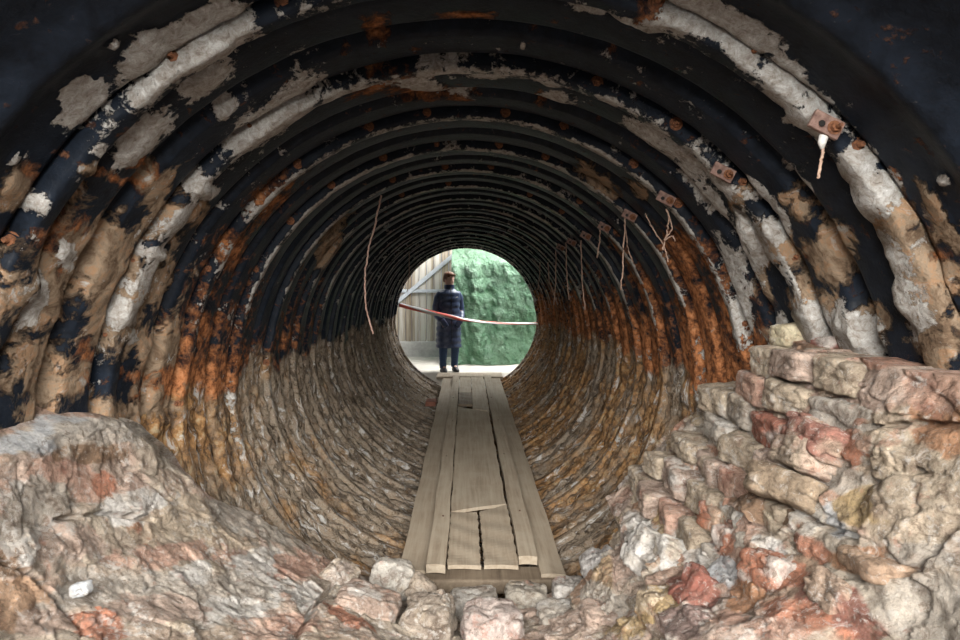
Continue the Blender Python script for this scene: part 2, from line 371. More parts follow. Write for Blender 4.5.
for i, fd in enumerate(flange_d):
    seg = 640 if i < 4 else 360
    t = np.linspace(-PI, PI, seg, endpoint=False)
    sec = [(-.012, 1.30), (-.014, 1.26), (-.016, 1.215), (-.010, 1.205), (.0, 1.203), (.034, 1.204), (.044, 1.210), (.048, 1.225), (.05, 1.30)]
    if fd > DEND-.1: sec = [(a, b-.015) for a, b in sec]
    dG = np.repeat([fd+a for a, b in sec], seg); rG = np.repeat([b for a, b in sec], seg); tG = np.tile(t, len(sec))
    p = np.stack([rG*np.sin(tG), dG, -rG*np.cos(tG)], 1)
    m_ = masks(p, True)
    lip_glint = ss(1.216, 1.207, rG)*ss(.0, .55, p[:,2]+np.where(p[:,0] > 0, .1, 0))*(.50+.7*(fbm(p*4, 3, 91)-.4))*(.6 if fd < 1.6 else 1.05); m_[:,0] = np.maximum(m_[:,0], lip_glint)  # worn pale lip edge and rim highlight, painted as colour in the plaster channel
    lo = m_[:,2]
    n_ = fbm(p*9, 4, 77); nn_ = fbm(p*30, 2, 78)
    pw = np.clip(m_[:,0]-.5, 0, .5)*(m_[:,0] > lip_glint+.001)
    rr = rG + lo*.024 - pw*(.03+(n_-.5)*.06+(nn_-.5)*.04) - np.clip(m_[:,3]-.4, 0, .6)*(.02+(n_-.5)*.08) + (n_-.5)*.014 + (nn_-.5)*.006
    dG = dG - (pw*.03+np.clip(m_[:,3]-.4, 0, .6)*.05)*np.where(dG < fd+.02, 1, -1)*(rG < 1.29) + (n_-.5)*.012
    p = np.stack([rr*np.sin(tG), dG, -rr*np.cos(tG)], 1)
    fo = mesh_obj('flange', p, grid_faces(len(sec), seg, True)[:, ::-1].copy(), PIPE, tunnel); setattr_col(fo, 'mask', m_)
    if i < 6:
        nb = 26
        for k in range(nb):
            a = (k+.5)/nb*2*PI - PI + .02*math.sin(k*3.1+i)
            if abs(math.degrees(a)) < 88: continue
            if random.random() < .25: continue
            bo = bproto.copy(); COL.objects.link(bo)
            rad = 1.236; bo.location = (rad*math.sin(a), fd-.014, -rad*math.cos(a))
            bo.rotation_euler = (PI/2, random.random(), 0); bo.scale = (.8, .8, .55); bo.parent = fo
bpy.data.objects.remove(bproto)

# ------------------------------------------------------------------ broken masonry
BEI=(.50,.42,.325); GRY=(.46,.42,.37); PNK=(.54,.35,.275); PGR=(.49,.38,.32); WHT=(.68,.66,.63); TER=(.46,.20,.125); OCH=(.46,.34,.18); DRD=(.27,.10,.075); ORB=(.42,.22,.12); BLW=(.56,.59,.62); BRN=(.24,.15,.09); PUR=(.32,.23,.21)
CB = [(50,470,42,24,0,PGR),(30,440,40,16,0,BLW),(100,490,24,14,0,PNK),(108,487,10,12,0,TER),(140,530,26,8,45,ORB),(148,540,18,6,45,TER),(200,550,48,14,-8,PNK),(262,580,32,34,0,WHT),
      (190,520,34,26,0,BEI),(60,425,40,10,0,BLW),(150,425,20,12,0,GRY),(103,628,26,20,0,TER),(90,618,14,10,0,PNK),(10,565,18,14,0,BRN),(24,560,9,8,0,WHT),(80,588,11,7,-10,BLW),(25,600,36,26,0,(.48,.31,.20)),(60,470,30,14,0,PNK),(300,600,20,16,0,WHT),(215,600,50,26,0,GRY),(130,505,26,16,-20,WHT),(190,575,20,12,0,WHT),(60,400,30,10,0,PGR),(232,612,40,12,0,WHT),(60,620,30,14,0,PGR),
      (95,452,30,10,0,BRN),(40,500,40,18,0,GRY),(130,590,60,20,0,GRY),(230,540,30,14,0,BEI),(255,520,50,24,20,GRY),(180,455,26,8,60,PNK),(345,620,30,9,35,TER),(290,630,30,10,0,PNK),(160,610,40,18,0,PGR),
      (300,570,24,16,0,PNK),(110,430,40,14,0,GRY),(60,540,40,20,0,PGR),(20,530,30,20,0,GRY),
      (770,572,34,17,10,TER),(712,516,24,12,5,TER),(688,588,30,16,40,DRD),(835,608,42,20,30,DRD),(826,446,50,16,12,TER),(812,548,18,12,20,TER),(660,510,20,13,20,OCH),(642,540,17,26,-25,WHT),
      (680,625,40,16,20,PUR),(650,602,24,18,0,OCH),(622,625,26,12,0,OCH),(755,487,20,12,0,PNK),(880,562,48,11,0,ORB),(915,500,60,46,0,BEI),(920,605,60,34,0,GRY),(945,340,24,40,0,ORB),(720,545,14,20,10,TER),
      (740,590,14,24,0,ORB),(815,465,22,12,0,PNK),(775,510,44,18,20,BRN),(850,480,34,14,30,GRY),(640,470,20,20,0,BEI),(720,470,24,16,0,GRY),(690,480,16,18,0,PNK),(905,430,40,26,0,BEI),(940,420,30,30,0,ORB),
      (880,390,36,20,0,PGR),(800,620,36,14,20,TER),(785,635,30,12,0,PNK),(735,625,26,12,20,PNK),(845,520,14,18,0,BLW),(770,545,20,8,20,WHT),(690,550,20,16,0,WHT),(720,565,16,14,0,BLW),(560,620,40,16,0,PGR),
      (600,600,26,14,0,GRY),(700,440,30,14,0,GRY),(870,510,26,16,0,OCH),(930,560,30,10,0,GRY),(930,380,30,30,0,PNK)]
CBB = [(Blob(*b[:5], surf_hit), b[5]) for b in CB]
npm, nsm = 1000, 330
pg = np.linspace(PHMIN, PHMAX, npm)
Ee = edge_d(pg) + .03*(fbm(np.stack([pg*12, pg*0, pg*0], 1), 3, 90)-.5)
u = np.linspace(0, 1, nsm)
Pm, Um = np.meshgrid(pg, u, indexing='ij')
Dm = (Ee[:,None] - (Ee[:,None]-.62)*Um**1.1).ravel(); Pm = Pm.ravel(); Um = Um.ravel()
rb = base_r(Pm, Dm)
Pw = np.stack([rb*np.sin(Pm), Dm, -rb*np.cos(Pm)], 1)
right = ss(.15, .7, Pm)
warp = np.stack([fbm(Pw*5, 3, s_) for s_ in (51, 52, 53)], 1)-.5
w1 = worley((Pw+warp*.10)*np.array([5.6, 5.6, 7.5]), 60)
w2 = worley((Pw+warp*.08)*14, 70)
nlo = fbm(Pw*3, 4, 61); nmid = fbm(Pw*11, 5, 62)
facet = (w1[3]*np.stack([h3((w1[2]*9999).astype(np.int64), (w1[2]*7777).astype(np.int64), np.zeros(len(Pw), dtype=np.int64), s_)-.5 for s_ in (1, 2, 3)], 1)).sum(1)
amp = .20+.45*right*ss(1.35, 1.7, Dm)
w3 = worley((Pw+warp*.05)*26, 80)
f2c = (w2[3]*np.stack([h3((w2[2]*9999).astype(np.int64), (w2[2]*7777).astype(np.int64), np.zeros(len(Pw), dtype=np.int64), s_)-.5 for s_ in (1, 2, 3)], 1)).sum(1)
f3c = (w3[3]*np.stack([h3((w3[2]*9999).astype(np.int64), (w3[2]*7777).astype(np.int64), np.zeros(len(Pw), dtype=np.int64), s_)-.5 for s_ in (1, 2, 3)], 1)).sum(1)
nfine = fbm(Pw*34, 3, 63)
rg = 1-np.abs(nmid-.5)*2
def seg_dist(p, poly):
    q = [surf_hit(*a) for a in poly]; best = np.full(len(p), 9.)
    for a, b in zip(q, q[1:]):
        ab = b-a; t = np.clip(((p-a) @ ab)/(ab @ ab), 0, 1); best = np.minimum(best, np.linalg.norm(p-a-t[:, None]*ab, axis=1))
    return best
CRACKS = [[(959,520),(940,548),(915,568),(880,580),(845,577),(825,590)], [(354,556),(330,588),(308,615),(296,639)], [(0,564),(35,578),(62,600),(84,618),(90,638)],
          [(868,508),(880,480),(905,470),(935,476)], [(870,428),(905,424),(958,430)], [(470,612),(466,639)], [(130,470),(160,500),(200,520)], [(780,500),(830,528),(868,540)], [(60,520),(110,512),(150,520)]]
crk = np.full(len(Pw), 9.)
for c_ in CRACKS: crk = np.minimum(crk, seg_dist(Pw, c_))
crk = crk + (nfine-.5)*.012 + (nmid-.5)*.02
dr = -.035*ss(.014, .002, crk) + (nlo-.5)*.12 + amp*((w1[2]-.5)*.05 + facet*.07 - .02*ss(.05, 0, w1[1]-w1[0])) + (.03+amp)*(f2c*.045 + (w2[2]-.5)*.012 + f3c*.02) + (nmid-.5)*(.026+.014*right) + (nfine-.5)*.010
fade = (ss(0, .02, Um)*.7+.3)*(.15+.85*ss(PHMIN, PHMIN+.12, Pm))
rm = rb - dr*fade
# broken lip curls down to the lining
rm = np.where(Um < .001, rm+.03, rm)
Pw2 = np.stack([rm*np.sin(Pm), Dm, -rm*np.cos(Pm)], 1)
pal = np.array([BEI, GRY, PNK, PGR, BEI, WHT, OCH, ORB, TER, GRY, PGR, PUR])
pick = pal[np.clip((h3((w1[2]*99999).astype(np.int64), np.zeros(len(Pw), dtype=np.int64), np.zeros(len(Pw), dtype=np.int64), 8)*12).astype(int), 0, 11)]
nbg = ss(.42, .58, fbm(Pw*4.5, 4, 99))[:, None]
mort = (np.array(BEI)*.6+np.array(GRY)*.4)*(1-nbg) + (np.array(PGR)*.75+np.array(PNK)*.25)*nbg
wst = (.15+.5*right*ss(1.2,1.6,Dm))*ss(.02, .10, w1[1]-w1[0])
colr = mort*(1-wst[:,None]) + pick*wst[:,None]
wob = (nmid-.5)*1.5+(nfine-.5)*.8
for b_, c_ in CBB:
    w_ = ss(1.12, .92, b_.val(Pw, wob))[:,None]*.9
    colr = colr*(1-w_)+np.array(c_)*w_
# rows: skirt at the far edge
V = Pw2.reshape(npm, nsm, 3); C_ = colr.reshape(npm, nsm, 3)
sk = []
for rr_, dk_ in ((1.16, .02), (1.30, .05)):
    ra_ = np.maximum(rr_, 1.16+.14*ss(PHMIN+.16, PHMIN+.06, pg))
    sk.append(np.stack([ra_*np.sin(pg), Ee+dk_, -ra_*np.cos(pg)], 1))
V = np.concatenate([sk[1][:,None], sk[0][:,None], V], 1); C_ = np.concatenate([C_[:, :1], C_[:, :1], C_], 1)
def endcap(row, col, sgn, z_off):
    e = row.copy(); rr = np.hypot(e[:,0], e[:,2]); k = 1.30/rr
    e[:,0] *= 1.2; e[:,0] = np.sign(e[:,0])*np.maximum(np.abs(e[:,0]), 1.30); return e, col
ea, ca = endcap(V[0], C_[0], -1, 0); eb, cb = endcap(V[-1], C_[-1], 1, 0)
V = np.concatenate([V, eb[None]], 0); C_ = np.concatenate([C_, cb[None]], 0)
masonry = mesh_obj('wall_masonry', V.reshape(-1, 3), grid_faces(npm+1, nsm+2)[:, ::-1].copy(), STONE)
setattr_col(masonry, 'col', np.concatenate([C_.reshape(-1, 3), np.ones((C_.shape[0]*C_.shape[1], 1))], 1))
tag(masonry, 'broken brick and mortar masonry around the mouth of the tunnel', kind='structure')

def rock(name, size, seed, colour, parent=None, boxy=.35, rough=1., res=16):
    """broken brick or stone: rounded block with chipped faces"""
    sx, sy, sz = size; vs = []; fs = []; idx = {}
    def vid(p):
        k = tuple(np.round(p, 5))
        if k not in idx: idx[k] = len(vs); vs.append(p)
        return idx[k]
    g = np.linspace(-1, 1, res)
    for ax in range(3):
        for sg in (-1, 1):
            for i in range(res-1):
                for j in range(res-1):
                    q = []
                    for (a, b) in ((i, j), (i+1, j), (i+1, j+1), (i, j+1)):
                        p = [0, 0, 0]; p[ax] = sg; p[(ax+1) % 3] = g[a]; p[(ax+2) % 3] = g[b]; q.append(vid(np.array(p, float)))
                    fs.append(q if sg > 0 else q[::-1])
    v = np.array(vs); e = 1/boxy
    nrm = (np.abs(v)**(e)).sum(1)**(1/e)
    v = v/nrm[:, None]*1.0
    dirn = v/np.linalg.norm(v, axis=1)[:, None]
    h = np.array([sx, sy, sz])/2; sd = seed*13.7
    m = min(size)
    w = worley(v*1.1+sd, seed)
    f_ = (w[3]*(np.array([h3(np.array((w[2]*9999).astype(np.int64)), np.array(w[2]*0), np.array(w[2]*0), s_)-.5 for s_ in (1, 2, 3)]).T)).sum(1)
    p = v*h
    disp = rough*((fbm(p*14/1+sd, 4, seed)-.5)*.35*m + (fbm(p*50+sd, 3, seed)-.5)*.12*m + f_*.28*m - .10*m*ss(.12, 0, w[1]-w[0]))
    p = p + dirn*disp[:, None]
    o = mesh_obj(name, p, [list(q) for q in fs], STONE, parent)
    n = fbm(p*18+sd, 4, seed+3)
    c = np.array(colour)*(.82+.36*n[:, None]); mm = ss(.56, .66, fbm(p*11+sd+5, 3, seed+4))[:, None]*.7
    c = c*(1-mm)+np.array(WHT if seed % 2 else BEI)*mm
    setattr_col(o, 'col', np.concatenate([c, np.ones((len(c), 1))], 1))
    return o

# brick courses stepping up the right-hand side, stuck in the mortar
cols = [BEI, GRY, PGR, BEI, BEI, PNK, GRY, PGR, BEI, BEI]
seed = 100
def rwall(z, t): return math.sqrt(max((RT-t)**2-z*z, .01))
for k in range(7):
    zt = .262-.108*k
    reach = [2.02, 2.12, 2.22, 2.34, 2.44, 2.52, 2.58, 2.6][k]
    inset = [.10, .14, .17, .20, .23, .26, .28, .30][k]
    d = 1.40 + (.0 if k % 2 else .1) + .02*k
    while d < reach:
        ln = random.uniform(.16, .28)
        x = rwall(zt-.04, inset)
        c_ = cols[(seed*7) % 10]
        if k == 2 and d < 1.75: c_ = (.42,.17,.12)
        o = rock('brick', (.27, ln*.99, .102*random.uniform(.9, 1.08)), seed, c_, masonry, .10, .6, 20)
        o.location = (x+.085+random.uniform(-.03, .03), d+ln/2, zt-.045+random.uniform(-.012, .012))
        o.rotation_euler = (random.uniform(-.07, .07), random.uniform(-.08, .08), random.uniform(-.2, .15))
        seed += 1; d += ln
# bricks and stones bedded in the rubble elsewhere
emb = [(816,470,92,32,(.55,.42,.34),24),(800,500,104,32,(.36,.28,.20),25),(830,446,90,32,(.40,.19,.15),15),(770,573,66,34,TER,15),(713,516,40,24,TER,8),(690,590,44,40,DRD,40),(832,604,60,36,DRD,28),(812,548,30,22,TER,20),(660,509,36,26,OCH,20),(720,543,24,34,TER,0),
       (652,602,40,34,OCH,0),(640,548,40,42,WHT,30),(755,488,40,24,PNK,-5),(880,564,84,20,(.44,.31,.22),-3),(690,476,30,34,PNK,0),(640,492,30,30,BEI,10),(722,482,28,28,GRY,0),
       (700,625,50,26,PUR,15),(800,628,56,26,TER,20),(602,612,50,24,PGR,0),(745,600,26,40,ORB,10),(104,626,40,34,TER,0),
       (12,562,34,26,BRN,0),(335,628,50,20,PNK,35),(668,552,40,26,WHT,20),(740,520,36,20,GRY,10),(770,625,30,20,PNK,0),
       (560,612,50,26,GRY,0),(900,470,60,36,BEI,0),(860,540,40,20,BLW,15)]
for (px, py, w, h, c_, rot) in emb:
    q = surf_hit(px, py); s_ = q[1]/F
    nr = math.hypot(q[0], q[2])
    o = rock('brick', (w*s_*1.05, max(w, h)*s_*.9, h*s_*1.05), seed, c_, masonry, .15, .8, 20)
    k_ = (nr+(.05 if px > 400 else .065))/nr
    o.location = (q[0]*k_, q[1]+.02, q[2]*k_)
    o.rotation_euler = (random.uniform(-.25, .1), math.radians(rot), random.uniform(-.2, .2)); seed += 1

# loose stones on the rubble that can be told apart: things of their own
stones = [
 ('stone_block', 797, 336, 52, 26, .12, (.62,.53,.37), 2.0, 0, 'cream stone block lying on top of the stepped bricks at right', 'stone'),
 ('broken_brick', 832, 344, 34, 16, .10, (.30,.12,.10), 1.85, 0, 'dark red brick fragment behind the cream block on the right ledge', 'brick'),
 ('stone_block', 392, 578, 46, 36, .12, (.50,.48,.44), 2.55, 8, 'squarish pale grey block left of the board walkway end', 'stone'),
 ('flat_stone', 474, 604, 54, 26, .16, (.36,.33,.29), 2.50, -4, 'flat grey-brown stone below the walkway, left of its neighbour slab', 'stone'),
 ('flat_stone', 526, 600, 48, 28, .16, (.40,.37,.32), 2.5, 2, 'flat grey stone centred below the right runner of the walkway', 'stone'),
 ('flat_stone', 570, 597, 40, 34, .16, (.38,.36,.34), 2.5, -4, 'small grey stone between the flat stone and bluish slab', 'stone'),
 ('flat_stone', 603, 572, 44, 40, .16, (.44,.43,.43), 2.5, -28, 'bluish grey slab tilted up against the white mortar at right', 'stone'),
 ('stone_block', 492, 630, 66, 50, .22, (.52,.44,.41), 2.15, 2, 'pinkish white block at the bottom centre of the rubble', 'stone'),
 ('stone_block', 430, 624, 56, 48, .22, (.42,.36,.30), 2.2, -6, 'beige block beside the pinkish white block, on its left', 'stone'),
 ('stone_block', 366, 612, 70, 44, .22, (.47,.36,.30), 2.2, 14, 'large beige block with pink stains below the pale squarish block', 'stone'),
 ('stone_block', 335, 585, 40, 44, .16, (.47,.40,.35), 2.4, 30, 'narrow tilted pinkish block beside the dark crack at lower left', 'stone'),
 ('mortar_chip', 81, 589, 22, 14, .03, (.60,.64,.68), None, -10, 'small bluish white mortar chip lying on the left rubble', 'mortar chip'),
 ('broken_brick', 420, 590, 30, 26, .1, (.40,.34,.28), 2.5, 40, 'small brown stone wedged between the squarish block and walkway', 'stone'),
]
for i, (nm, px, py, w, h, dep, c_, d_, rot, lab, cat) in enumerate(stones):
    q = surf_hit(px, py) if d_ is None else ray(px, py, d_)
    s_ = q[1]/F
    o = rock(nm, (w*s_*.88, max(dep, .03), h*s_*.95), 300+i, c_, None, .2, .6, 26)
    o.location = tuple(q); o.rotation_euler = (-.12, math.radians(rot), random.uniform(-.15, .15))
    tag(o, lab, cat)

# ------------------------------------------------------------------ board walkway
def floor_z(d): return np.interp(d, [2.9, 9.6], [-1.02, -.945])
def board(name, pts, top, thick, m, label, cat='board', nails=0):
    """board with a four cornered outline (x0,d0) near-left, near-right, far-right, far-left; top = height above the deck line"""
    bm = bmesh.new(); nl = 24; rows = []
    for i in range(nl+1):
        t = i/nl; row = []
        for j in range(5):
            s = j/4
            a = Vector(pts[0]).lerp(Vector(pts[1]), s); b = Vector(pts[3]).lerp(Vector(pts[2]), s); q = a.lerp(b, t)
            ed = .004*math.sin(i*1.7+pts[0][0]*40) if j in (0, 4) else 0
            row.append((q.x+ed, q.y, float(floor_z(q.y))+top + .003*math.sin(i*.9+j)))
        rows.append(row)
    tv = [[bm.verts.new(p) for p in r_] for r_ in rows]; bv = [[bm.verts.new((p[0], p[1], p[2]-thick)) for p in r_] for r_ in rows]
    for i in range(nl):
        for j in range(4):
            bm.faces.new((tv[i][j], tv[i][j+1], tv[i+1][j+1], tv[i+1][j])); bm.faces.new((bv[i][j], bv[i+1][j], bv[i+1][j+1], bv[i][j+1]))
        bm.faces.new((tv[i][0], tv[i+1][0], bv[i+1][0], bv[i][0])); bm.faces.new((tv[i][4], bv[i][4], bv[i+1][4], tv[i+1][4]))
    for j in range(4):
        bm.faces.new((tv[0][j], bv[0][j], bv[0][j+1], tv[0][j+1])); bm.faces.new((tv[nl][j], tv[nl][j+1], bv[nl][j+1], bv[nl][j]))
    es = [e for e in bm.edges if e.is_boundary is False and len(e.link_faces) == 2 and e.calc_face_angle(0) > 1]
    bmesh.ops.bevel(bm, geom=es, offset=.005, segments=2, affect='EDGES')
    o = bm_obj(name, bm, m); tag(o, label, cat)
    for k in range(nails):
        bmn = bmesh.new(); r_ = bmesh.ops.create_uvsphere(bmn, u_segments=8, v_segments=5, radius=.006)
        t = (k+.5)/nails; q = ((pts[0][0]+pts[1][0])/2+.01*(-1)**k, pts[0][1]+(pts[3][1]-pts[0][1])*t)
        bmesh.ops.transform(bmn, matrix=Matrix.Translation((q[0], q[1], float(floor_z(q[1]))+top+.001)), verts=r_['verts'])
        bm_obj('nail', bmn, RUSTD, o, True)
    return o
board('plank', [(-.355, 2.98), (-.212, 2.98), (-.212, 9.1), (-.37, 9.1)], -.01, .045, WOOD, 'wide outer board on the left edge of the tunnel walkway')
board('plank', [(.395, 2.94), (.525, 2.94), (.55, 9.1), (.41, 9.1)], -.01, .045, WOOD, 'wide outer board on the right edge of the tunnel walkway')
board('runner_board', [(-.205, 2.93), (-.105, 2.93), (-.105, 9.1), (-.205, 9.1)], .045, .045, WOOD, 'narrow raised runner board left of the centre planks', nails=5)
board('runner_board', [(.288, 3.02), (.388, 3.02), (.40, 9.1), (.29, 9.1)], .045, .045, WOOD, 'narrow raised runner board right of the centre planks', nails=5)
board('plank', [(-.10, 2.99), (.078, 2.99), (.075, 3.69), (-.10, 3.69)], .012, .022, WOOD, 'short near walkway plank on the left of the centre gap', 'plank')
board('plank', [(.10, 2.99), (.283, 2.99), (.278, 3.82), (.09, 3.70)], .012, .022, WOOD, 'short near walkway plank with slanted end, right of the centre gap', 'plank')
board('plank', [(-.10, 3.70), (.272, 3.835), (.268, 6.6), (-.10, 6.9)], .012, .022, WOOD, 'long middle walkway plank with a slanted near end', 'plank')
board('plank', [(-.095, 6.98), (.08, 6.98), (.08, 7.75), (-.095, 7.75)], .02, .03, WOODD, 'small square board patch set into the far part of the walkway', 'plank')
board('plank', [(.085, 6.8), (.28, 6.65), (.28, 9.1), (.085, 9.1)], .008, .022, WOOD, 'far walkway plank to the right of the small square patch', 'plank')
board('plank', [(-.095, 7.8), (.075, 7.8), (.075, 9.1), (-.095, 9.1)], .008, .022, WOOD, 'far walkway plank behind the small square patch', 'plank')
board('plank', [(-.48, 9.12), (.60, 9.12), (.60, 9.55), (-.48, 9.55)], .012, .045, WOOD, 'wide cross board under the feet at the far tunnel mouth')
bm = bmesh.new(); add_box(bm, (.10, 2.99, -1.085), (.80, .15, .075), None, .012); 
o = bm_obj('cross_beam', bm, WOODD); tag(o, 'thick wooden cross beam carrying the near end of the walkway', 'beam')
bm = bmesh.new(); add_box(bm, (-.445, 7.15, -.965), (.13, .22, .06), None, .008)
tag(bm_obj('broken_brick', bm, simple('red_brick', (.16,.06,.04), (.30,.13,.09), 30, .9, .6, .006)), 'dull red brick lying at the left edge of the far walkway', 'brick')
# ------------------------------------------------------------------ brackets and hanging wires
WIRE = simple('rusty_wire', (.22, .12, .08), (.50, .36, .28), 90, .8, .3, .001)
CORD = simple('pale_cord', (.40, .22, .17), (.62, .45, .38), 60, .8, .3, .001)
BRK = simple('bracket_rust', (.10, .05, .04), (.34, .22, .18), 40, .75, .5, .003)
CHALK = simple('white_drip', (.45, .43, .40), (.75, .74, .72), 60, .8, .5, .003)
a45 = math.radians(135)
def bracket(fd, lab, s=.8):
    x, z = 1.20*math.sin(a45), -1.20*math.cos(a45)
    root = empty('bracket', (x, fd-.02, z)); root.rotation_euler = (0, math.radians(28), 0)
    tag(root, lab, 'bracket', 'rusty brackets along the upper right flanges')
    bm = bmesh.new(); add_box(bm, (0, -.02, 0), (.095*s, .012, .055*s), None, .003); add_box(bm, (.03*s, .01, .02*s), (.035*s, .07, .02*s), None, .003)
    r = bmesh.ops.create_cone(bm, cap_ends=True, segments=14, radius1=.010*s, radius2=.010*s, depth=.004, matrix=Matrix.Translation((-.018*s, -.027, -.008*s)) @ Matrix.Rotation(PI/2, 4, 'X'))
    bm_obj('plate', bm, BRK, root)
    bm = bolt_mesh(); bmesh.ops.transform(bm, matrix=Matrix.Translation((.022*s, -.026, 0)) @ Matrix.Rotation(PI/2, 4, 'X') @ Matrix.Scale(.6, 4), verts=bm.verts)
    bm_obj('bolt', bm, RUSTM, root)
    bm = bmesh.new(); bmesh.ops.create_cone(bm, cap_ends=True, segments=14, radius1=.0095*s, radius2=.0095*s, depth=.003, matrix=Matrix.Translation((-.018*s, -.0295, -.008*s)) @ Matrix.Rotation(PI/2, 4, 'X'))
    bm_obj('hole', bm, simple('hole_black%.2f' % fd, (.004, .003, .003), (.01, .008, .006), 30), root)
names = ['rusty bracket nearest the viewer with a white drip below, upper right flange', 'second rusty bracket from the viewer on the white-caked flange', 'third rusty bracket from the viewer with crossing wires below',
         'fourth rusty bracket from the viewer, long wires hanging from it', 'fifth rusty bracket from the viewer, upper right of the tunnel', 'sixth rusty bracket from the viewer, upper right of the tunnel',
         'seventh rusty bracket from the viewer, deep in the tunnel', 'eighth rusty bracket from the viewer, deepest of the row']
for i, lab in enumerate(names): bracket(flange_d[i], lab)
def wire(name, pts, r, m, lab, cat, group=None):
    bm = bmesh.new()
    P3 = []
    cr = [Vector(ray(*p)) for p in pts]
    for i in range(len(cr)-1):
        p0, p1, p2, p3 = cr[max(i-1, 0)], cr[i], cr[i+1], cr[min(i+2, len(cr)-1)]
        for k in range(8):
            t = k/8; q = .5*((2*p1)+(-p0+p2)*t+(2*p0-5*p1+4*p2-p3)*t*t+(-p0+3*p1-3*p2+p3)*t**3)
            P3.append(q+Vector((random.uniform(-1, 1), random.uniform(-1, 1), random.uniform(-1, 1)))*r*.7)
    P3.append(cr[-1]); tube(bm, P3, r, 7)
    o = bm_obj(name, bm, m, None, True); tag(o, lab, cat, group); return o
G = 'rusty wires hanging from the brackets'
wire('wire', [(822,142,1.33),(823,152,1.33),(820,166,1.33),(818,178,1.33)], .0035, WIRE, 'short rusty wire tail hanging below the nearest bracket', 'wire', G)
bm = bmesh.new(); tube(bm, [ray(824,128,1.33), ray(824,136,1.33), ray(822,143,1.33), ray(822,149,1.33)], [.006,.011,.009,.004], 10)
tag(bm_obj('mortar_drip', bm, CHALK, None, True), 'white mortar drip under the nearest rusty bracket', 'mortar drip')
wire('wire', [(666,209,2.4),(669,218,2.4),(667,232,2.4),(663,250,2.4)], .0035, WIRE, 'straight wire under the third bracket', 'wire', G)
wire('wire', [(667,210,2.4),(672,228,2.39),(664,240,2.38),(672,236,2.36),(675,241,2.36)], .003, WIRE, 'kinked wire curling right below the third bracket', 'wire', G)
wire('wire', [(645,214,2.5),(655,232,2.46),(664,246,2.42),(668,262,2.42)], .003, WIRE, 'slanting wire that crosses the ones below the third bracket', 'wire', G)
wire('wire', [(625,219,2.9),(624,240,2.88),(623,262,2.88),(621,290,2.9)], .004, WIRE, 'long straight wire under the fourth bracket', 'wire', G)
wire('wire', [(625,224,2.95),(628,248,2.95),(633,262,2.95)], .003, WIRE, 'short wire beside the long one under the fourth bracket', 'wire', G)
for k, (x0, y0, y1, d, dx) in enumerate([(600,230,258,3.45,-3),(581,240,310,3.98,4),(566,243,300,4.5,3),(556,250,305,5.0,-2),(548,262,304,5.6,10),(540,262,290,6.1,-2)]):
    wire('wire', [(x0,y0,d),(x0+dx*.2,(y0+y1)/2,d),(x0+dx,y1,d)], .0045, WIRE,
         ['short wire hanging from the fifth bracket', 'long wire hanging deep in the tunnel below the sixth bracket', 'straight wire hanging below the seventh bracket', 'thin wire left of the seventh bracket wire',
          'slanting wire deep in the tunnel on the right', 'last faint wire near the far tunnel mouth'][k], 'wire', G)
wire('cord', [(381,196,3.55),(377,215,3.55),(371,240,3.55),(366,265,3.55),(365,290,3.55),(367,312,3.55),(373,334,3.55)], .006, CORD, 'pale pinkish cord hanging from the roof on the left of the tunnel', 'cord')
wire('wire', [(409,252,6.0),(409,275,6.0),(407,292,6.0)], .004, WIRE, 'thin rusty wire hanging left of the far tunnel mouth', 'wire')

# ------------------------------------------------------------------ yard beyond the far mouth
GRD = simple('pale_ground', (.44,.40,.34), (.62,.58,.51), 5, .9, .5, .01)
xx = np.linspace(-6, 6, 60); yy = np.linspace(DEND-.1, 16, 40); Y, X = np.meshgrid(yy, xx, indexing='ij')
pp = np.stack([X.ravel(), Y.ravel(), 0*X.ravel()], 1); pp[:,2] = -.965+(fbm(pp*3, 3, 3)-.5)*.03
pp[:,2] = np.where((np.abs(pp[:,0]) < 1.5) & (pp[:,1] < DEND+.02), -1.2, pp[:,2])
gnd = mesh_obj('floor', pp, grid_faces(40, 60), GRD); tag(gnd, 'pale dusty ground beyond the tunnel', kind='structure')
# concrete headwall around the far mouth (thickness seen from the side)
FD = 12.2
fw = empty('wooden_fence', (-1.2, FD, -.62)); tag(fw, 'pale vertical-board wooden fence behind the person, with diagonal brace', 'fence')
FENCE = wood_material('pale_fence', (.40,.34,.26), (.56,.49,.39), (.68,.62,.52))
bm = bmesh.new(); x = -4.6; k = 0
while x < .6:
    w = random.uniform(.13, .17)
    add_box(bm, (x+1.2+w/2, .012*(k % 2), 1.65), (w-.012, .025, 3.5), None, .004, 1); x += w; k += 1
def fence_mat():
    m, nt, b = mat('fence_boards'); P = pos(nt)
    mp = N(nt, 'ShaderNodeMapping'); mp.inputs['Scale'].default_value = (7, 1, .0); L(nt, P, mp.inputs[0])
    st = noise(nt, mp.outputs[0], 1.0, 2, .5); mp2 = N(nt, 'ShaderNodeMapping'); mp2.inputs['Scale'].default_value = (30, 1, 1.5); L(nt, P, mp2.inputs[0])
    g = noise(nt, mp2.outputs[0], 1.3, 6, .6)
    c = ramp(nt, mth(nt, 'ADD', mth(nt, 'MULTIPLY', st, .65), mth(nt, 'MULTIPLY', g, .35)), [(.36, (.17, .125, .08)), (.47, (.31, .265, .20)), (.56, (.46, .43, .38))])
    L(nt, c, b.inputs['Base Color']); b.inputs['Roughness'].default_value = .8
    return m
FB = fence_mat()
bm_obj('board_panel', bm, FB, fw)
RAIL = simple('grey_rail', (.30,.32,.34), (.44,.46,.48), 12, .7, .2, .002)
def bar(a, b, s1, s2):
    a = Vector(a); b = Vector(b); bm = bmesh.new(); d = b-a
    add_box(bm, (a+b)/2, (d.length, s1, s2), d.to_track_quat('X', 'Z').to_matrix().to_4x4(), .006); return bm
